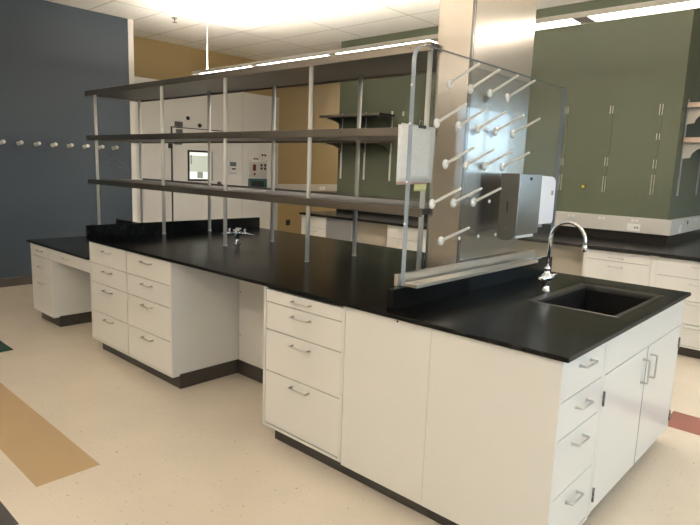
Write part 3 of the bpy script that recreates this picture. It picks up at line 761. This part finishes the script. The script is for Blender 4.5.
wall_shelf(-5.47, -4.335, 1.905, 'lower dark wall shelf half hidden behind the island rack', (-5.33, -4.865, -4.388))
# shelves round the corner, on the wall's right-hand face
def side_shelf(z, label):
    t = thing('wall_shelf', (GX1 + 0.17, 5.4, z), label, 'shelf')
    x0, x1 = GX1 + 0.014, GX1 + 0.36
    mb = B(x0, x1, 4.58, 6.45, z, z + 0.03); mb.box(x0, x1, 4.555, 4.58, z - 0.012, z + 0.034, 1)
    mb.build('board', ['steel_shelf', 'shelf_end_warm'], t)
    for y in (4.62, 5.40, 6.2):
        arc = [(x0, z - 0.001), (x1 - 0.02, z - 0.001), (x1 - 0.02, z - 0.03)]
        for k in range(1, 10):
            a = PI / 2 * k / 9; arc.append((x1 - 0.03 - 0.25 * math.sin(a), z - 0.03 - 0.13 * (1 - math.cos(a))))
        arc.append((x0, z - 0.17))
        MB().prism(arc, 'y', y - 0.004, y + 0.004).build('bracket', 'raceway', t)
side_shelf(2.262, 'upper steel shelf on arched brackets around the right corner of the green wall')
side_shelf(1.925, 'lower steel shelf on arched brackets around the right corner of the green wall')
for y, lb in ((4.62, 'steel shelf standard right beside the green wall corner'), (5.40, 'steel shelf standard further back under the right side shelves'), (6.2, 'steel shelf standard furthest back on the right side of the green wall')):
    t = thing('shelf_standard', (GX1, y, 1.385), lb, 'shelf standard', 'steel shelf standards on the right side face')
    B(GX1 + 0.0005, GX1 + 0.0135, y - 0.011, y + 0.011, 1.385, 2.33).build('channel', 'joint_grey', t)

# outlets and ports
def ports(x, label):
    t = thing('data_port', (x, YGREEN - 0.046, 1.117), label, 'wall port', 'pairs of small ports in the raceway')
    for s in (-1, 1): MB().box(x + s * 0.021 - 0.014, x + s * 0.021 + 0.014, YGREEN - 0.049, YGREEN - 0.0455, 1.104, 1.130).build('insert', 'port', t, bevel=0.002)
ports(-1.776, 'pair of pale ports in the raceway right of the white soap dispenser')
ports(-1.445, 'pair of pale ports in the raceway left of the power outlet')
ports(-1.114, 'pair of pale ports in the raceway above the power outlet')
def outlet(face, c, w, h, label, slots=True):
    x, y, z = c; t = thing('power_outlet', c, label, 'outlet')
    if face == '-y':
        p = B(x - w / 2, x + w / 2, y - 0.005, y, z - h / 2, z + h / 2).build('cover_plate', 'white_plastic', t, bevel=0.0015)
        if slots:
            for s in (0.1, 0.28): B(x + s * w - 0.006, x + s * w + 0.006, y - 0.0062, y - 0.005, z - 0.008, z + 0.010).build('socket', 'black', p)
    else:
        p = B(x, x + 0.005, y - w / 2, y + w / 2, z - h / 2, z + h / 2).build('cover_plate', 'white_plastic', t, bevel=0.0015)
        if slots: B(x + 0.005, x + 0.0062, y - 0.006, y + 0.006, z - 0.008, z + 0.012).build('socket', 'black', p)
outlet('-y', (-1.118, YGREEN - 0.0452, 1.046), 0.125, 0.074, 'white power outlet plate in the raceway left of the green wall corner')
outlet('+x', (GX1 + 0.0452, 4.73, 1.046), 0.075, 0.080, 'white blank plate in the raceway right of the green wall corner', False)
t = thing('raceway_opening', (GX1 + 0.0452, 5.02, 1.10), 'dark round opening in the raceway around the green wall corner', 'opening')
MB().lathe((GX1 + 0.0452, 5.02, 1.10), (1, 0, 0), [(0, 0.022), (0.003, 0.022), (0.0035, 0.016)], 14).build('grommet', 'black', t)
for y, lb in ((5.377, 'small pale port on the side raceway nearer the dark opening'), (5.693, 'small pale port on the side raceway at the picture edge')):
    t = thing('data_port', (GX1 + 0.0452, y, 1.112), lb, 'wall port', 'single ports of the side raceway')
    B(GX1 + 0.0452, GX1 + 0.048, y - 0.035, y + 0.035, 1.099, 1.125).build('insert', 'port', t, bevel=0.001)
t = thing('wall_button', (-1.687, YGREEN, 1.437), 'small round yellow cap on the green wall', 'wall cap')
MB().lathe((-1.687, YGREEN - 0.0005, 1.437), (0, -1, 0), [(0, 0.024), (0.006, 0.024), (0.01, 0.018)], 16).build('rim', 'black', t)
MB().lathe((-1.687, YGREEN - 0.0105, 1.437), (0, -1, 0), [(0, 0.017), (0.006, 0.015), (0.01, 0.008)], 16).build('cap', 'yellow_dot', t)
t = thing('wall_plate', (-4.198, YGREEN, 2.29), 'small pale plate on the green wall right of the upper dark shelf', 'wall plate')
B(-4.212, -4.184, YGREEN - 0.006, YGREEN - 0.0005, 2.265, 2.325).build('plate', 'raceway', t)
outlet('+x', (XY + 0.0005, 5.515, 0.458), 0.11, 0.11, 'dark outlet low on the ochre wall', True)
outlet('+x', (XY + 0.0455, 6.38, 1.12), 0.16, 0.07, 'outlet with a dark socket in the ochre wall raceway', True)
for o in bpy.data.objects:
    if o.name.startswith('power_outlet') and 'low on the ochre' in o.get('label', ''):
        for c in children(o): c.data.materials[0] = MATS['black']

# ================================================================= CHAMBER
CX = -7.40
def chamber():
    t = thing('cold_room', (-7.57, 3.6, 0), 'off-white walk-in cold room with a windowed door, in front of the ochre wall', 'cold room')
    B(XY + 0.005, CX, 1.97, 4.78, 0, 2.735).build('wall_panel', 'chamber', t, bevel=0.006)
    B(XY + 0.005, CX - 0.015, 4.781, 4.965, 0, 2.735).build('corner_panel', 'chamber_seam', t, bevel=0.006)
    B(CX, CX + 0.002, 4.150, 4.156, 0.05, 2.72).build('panel_seam', 'chamber_seam', t)
    mb = MB()
    d = B(CX + 0.001, CX + 0.03, 2.82, 3.75, 0.06, 2.06).build('door', 'chamber', t, bevel=0.004)
    g = MB().box(CX + 0.001, CX + 0.022, 2.806, 2.819, 0.06, 2.074).box(CX + 0.001, CX + 0.022, 2.819, 3.765, 2.061, 2.074)
    g.build('door_gasket', 'black', t)
    # window in the door
    fr = MB(); y0, y1, z0, z1 = 3.075, 3.47, 1.255, 1.735; f = CX + 0.03
    fr.box(f, f + 0.012, y0, y0 + 0.028, z0, z1).box(f, f + 0.012, y1 - 0.028, y1, z0, z1).box(f, f + 0.012, y0 + 0.028, y1 - 0.028, z0, z0 + 0.028).box(f, f + 0.012, y0 + 0.028, y1 - 0.028, z1 - 0.028, z1)
    w = fr.build('window_frame', 'black', d)
    B(f - 0.0005, f + 0.002, y0 + 0.028, y1 - 0.028, z0 + 0.028, z1 - 0.028).build('lit_interior', 'lit_window', d)
    B(f + 0.002, f + 0.0028, y0 + 0.035, y1 - 0.035, 1.655, 1.70).build('interior_lamp', 'lit_lamp', d)
    B(f + 0.002, f + 0.0028, y0 + 0.035, y1 - 0.035, 1.29, 1.40).build('interior_shelf', 'lit_lamp', d)
    B(f + 0.0028, f + 0.0036, y0 + 0.05, y0 + 0.075, 1.52, 1.66).build('interior_post', 'lit_shadow', d)
    B(f + 0.0028, f + 0.0036, 3.245, 3.35, 1.30, 1.40).build('interior_box', 'lit_shadow', d)
    B(f + 0.006, f + 0.009, y0 + 0.028, y1 - 0.028, z0 + 0.028, z1 - 0.028).build('window_glass', 'pane', d)
    B(CX + 0.03, CX + 0.05, 3.513, 3.530, 1.26, 1.73).build('pull_bar', 'joint_grey', d, bevel=0.003)
    for y, z, w_, h_, m in ((2.928, 2.118, 0.12, 0.07, 'dark_steel'), (2.93, 2.012, 0.11, 0.06, 'dark_steel'), (2.905, 1.825, 0.13, 0.035, 'dark_steel'), (2.785, 1.79, 0.05, 0.09, 'black')):
        B(CX + 0.001, CX + 0.05, y - w_ / 2, y + w_ / 2, z - h_ / 2, z + h_ / 2).build('hinge_plate', m, t, bevel=0.004)
    for y, z, r in ((3.101, 2.221, 0.030), (3.313, 2.125, 0.032)):
        MB().lathe((CX, y, z), (1, 0, 0), [(0, r), (0.015, r), (0.02, r * 0.6)], 14).build('cable_gland', 'black', t)
    MB().lathe((CX + 0.03, 3.66, 1.215), (1, 0, 0), [(0, 0.04), (0.02, 0.035), (0.04, 0.015)], 14).build('door_knob', 'black', d)
    # thermostat
    th = B(CX + 0.001, CX + 0.018, 3.875, 4.02, 1.37, 1.60).build('thermostat', 'chamber', t, bevel=0.004)
    B(CX + 0.018, CX + 0.02, 3.885, 4.010, 1.504, 1.575).build('display', 'lcd', th)
    B(CX + 0.018, CX + 0.02, 3.92, 4.0, 1.45, 1.475).build('button', 'black', th)
    B(CX + 0.018, CX + 0.02, 3.885, 4.01, 1.382, 1.40).build('label_strip', 'lcd_blue', th)
    # control panel
    cp = B(CX + 0.001, CX + 0.03, 4.275, 4.672, 1.595, 1.76).build('control_panel', 'trim_white', t, bevel=0.004)
    for y, z, r in ((4.56, 1.715, 0.018), (4.62, 1.715, 0.018), (4.30, 1.73, 0.006), (4.65, 1.62, 0.006), (4.30, 1.62, 0.006)):
        MB().lathe((CX + 0.03, y, z), (1, 0, 0), [(0, r), (0.01, r), (0.014, r * 0.6)], 12).build('knob', 'black', cp)
    B(CX + 0.03, CX + 0.032, 4.36, 4.47, 1.635, 1.655).build('name_strip', 'black', cp)
    c2 = B(CX + 0.001, CX + 0.03, 4.300, 4.668, 1.335, 1.59).build('control_panel', 'raceway', t, bevel=0.004)
    B(CX + 0.03, CX + 0.033, 4.355, 4.42, 1.44, 1.55).build('display', 'red', c2)
    for y in (4.54, 4.62):
        for z in (1.48, 1.54): MB().lathe((CX + 0.03, y, z), (1, 0, 0), [(0, 0.022), (0.01, 0.022), (0.014, 0.012)], 12).build('knob', 'black', c2)
    tag(MB().lathe((CX + 0.03, 4.39, 1.385), (1, 0, 0), [(0, 0.02), (0.01, 0.02), (0.014, 0.012)], 12).build('knob', 'red', c2), 'red knob')
    c3 = B(CX + 0.001, CX + 0.03, 4.275, 4.672, 1.13, 1.305).build('chart_recorder', 'teal', t, bevel=0.004)
    B(CX + 0.03, CX + 0.032, 4.33, 4.60, 1.16, 1.27).build('recorder_window', 'black', c3)
chamber()

# ================================================================= BLUE WALL HOOKS
def hook0():
    y = 1.626; z = 1.690
    t = thing('coat_hook', (XW, y, z), 'white coat hook carrying the wire hanger, nearest the white wall end', 'coat hook', 'white coat hooks in a row on the blue wall')
    MB().lathe((XW + 0.0005, y, z), (1, 0, 0), [(0, 0.024), (0.008, 0.024), (0.012, 0.018)], 18).build('base_plate', 'bare_metal', t)
    MB().lathe((XW + 0.012, y, z), (1, 0, 0.12), [(0, 0.013), (0.04, 0.014), (0.065, 0.020), (0.09, 0.024), (0.11, 0.019), (0.118, 0.010)], 18).build('knob', 'white_plastic', t)
    return t
hk = hook0()
LB = ['second white coat hook from the wire hanger, behind the leftmost rack post', 'third white coat hook from the wire hanger along the blue wall', 'fourth white coat hook from the wire hanger along the blue wall',
      'fifth white coat hook from the wire hanger, middle of the blue wall', 'third white coat hook from the left picture edge', 'second white coat hook from the left picture edge', 'white coat hook cut by the left picture edge']
for y, lb in zip((1.440, 1.250, 1.055, 0.865, 0.676, 0.487, 0.298), LB):
    c = copy_tree(hk); c.location = (XW, y, 1.690); c['label'] = lb
t = thing('wire_hanger', (XW + 0.05, 1.61, 1.42), 'thin wire coat hanger on the blue wall hook', 'hanger')
X = XW + 0.055
pts = [(X, 1.605, 1.720), (X, 1.630, 1.728), (X, 1.648, 1.708), (X, 1.640, 1.68), (X, 1.612, 1.65), (X, 1.607, 1.575)]
MB().tube(pts, 0.0015, 8).tube([(X, 1.607, 1.575), (X, 1.40, 1.452), (X, 1.82, 1.435), (X, 1.607, 1.575)], 0.0015, 8).build('wire', 'joint_grey', t)

# ================================================================= CEILING FITTINGS
def pendant(x0, x1, y, z, label, rods):
    t = thing('pendant_light', ((x0 + x1) / 2, y, z), label, 'ceiling light')
    n = max(1, round((x1 - x0) / 1.215)); st = (x1 - x0) / n
    mb = MB()
    mb.box(x0, x1, y - 0.10, y - 0.088, z, z + 0.036); mb.box(x0, x1, y + 0.088, y + 0.10, z, z + 0.036)
    mb.box(x0, x0 + 0.012, y - 0.088, y + 0.088, z, z + 0.036); mb.box(x1 - 0.012, x1, y - 0.088, y + 0.088, z, z + 0.036)
    mb.box(x0 + 0.012, x1 - 0.012, y - 0.088, y + 0.088, z + 0.018, z + 0.026)
    mb.build('housing', 'fixture', t, bevel=0.002)
    for k in range(n):
        a, b = x0 + k * st + (0.06 if k else 0.13), x0 + (k + 1) * st - 0.05
        B(a, b, y - 0.086, y + 0.086, z + 0.004, z + 0.016).build('lens', 'lens', t)
        B(a, b, y - 0.06, y + 0.06, z + 0.028, z + 0.034).build('uplight_lens', 'uplens', t)
        if k: B(x0 + k * st - 0.049, x0 + k * st + 0.059, y - 0.087, y + 0.087, z + 0.002, z + 0.018).build('joint_plate', 'joint_grey', t)
    for xr in rods:
        r = MB().tube([(xr, y, z + 0.03), (xr, y, ZC - 0.03)], 0.007, 10).lathe((xr, y, ZC), (0, 0, -1), [(0, 0.06), (0.02, 0.055), (0.03, 0.02)], 18)
        r.build('suspension_rod', 'trim_white', t)
pendant(-5.86, 2.645, 2.30, 2.630, 'long linear pendant light hanging over the aisle behind the island', (-5.66, -1.9, 1.8))
pendant(-5.82, 2.685, -2.6, 2.645, 'long linear pendant light hanging over the aisle in front of the island', (-5.66, -1.9, 1.8))
t = thing('added_fill_panel', (-6.6, 8.1, ZC - 0.02), 'added unseen fill light panel on the ceiling at the far left end of the room', 'ceiling light')  # unseen lamp added to brighten the ochre wall and cold room
MB().box(-7.0, -6.98, 7.5, 8.7, ZC - 0.02, ZC - 0.0005).box(-6.22, -6.20, 7.5, 8.7, ZC - 0.02, ZC - 0.0005).box(-6.98, -6.22, 7.5, 7.52, ZC - 0.02, ZC - 0.0005).box(-6.98, -6.22, 8.68, 8.7, ZC - 0.02, ZC - 0.0005).build('frame', 'fixture', t)
B(-6.98, -6.22, 7.52, 8.68, ZC - 0.012, ZC - 0.002).build('lens', 'fill_panel_lens', t)
t = thing('sprinkler_head', (-6.25, 2.21, ZC - 0.06), 'small metal sprinkler head on the ceiling above the blue wall end', 'sprinkler')
MB().lathe((-6.25, 2.21, ZC), (0, 0, -1), [(0, 0.035), (0.006, 0.035), (0.008, 0.012), (0.03, 0.012), (0.032, 0.006), (0.055, 0.006)], 14).build('body', 'dark_steel', t)
MB().lathe((-6.25, 2.21, ZC - 0.055), (0, 0, -1), [(0, 0.03), (0.003, 0.03)], 14).build('deflector', 'dark_steel', t)

# ================================================================= WORLD / RENDER
w = bpy.data.worlds.new('sky'); SC.world = w; w.use_nodes = True
nt = w.node_tree; bg = nt.nodes['Background']
tc = nt.nodes.new('ShaderNodeTexCoord'); sp = nt.nodes.new('ShaderNodeSeparateXYZ'); nt.links.new(tc.outputs['Generated'], sp.inputs[0])
cr = nt.nodes.new('ShaderNodeValToRGB')
cr.color_ramp.elements[0].position = 0.47; cr.color_ramp.elements[0].color = (0.22, 0.24, 0.22, 1)
cr.color_ramp.elements[1].position = 0.53; cr.color_ramp.elements[1].color = (0.60, 0.79, 1.0, 1)
mr = nt.nodes.new('ShaderNodeMapRange'); mr.inputs[1].default_value = -1; mr.inputs[2].default_value = 1
nt.links.new(sp.outputs[2], mr.inputs[0]); nt.links.new(mr.outputs[0], cr.inputs[0]); nt.links.new(cr.outputs[0], bg.inputs[0])
bg.inputs[1].default_value = 3.2

vs = SC.view_settings
SC.display_settings.display_device = 'sRGB'
vs.view_transform = 'Standard'; vs.look = 'None'; vs.gamma = 1.0; vs.use_curve_mapping = False
vs.exposure = 0.72
cy = SC.cycles
cy.max_bounces = 10; cy.diffuse_bounces = 5; cy.glossy_bounces = 4; cy.transparent_max_bounces = 16
cy.caustics_reflective = False; cy.caustics_refractive = False
cy.sample_clamp_indirect = 6.0
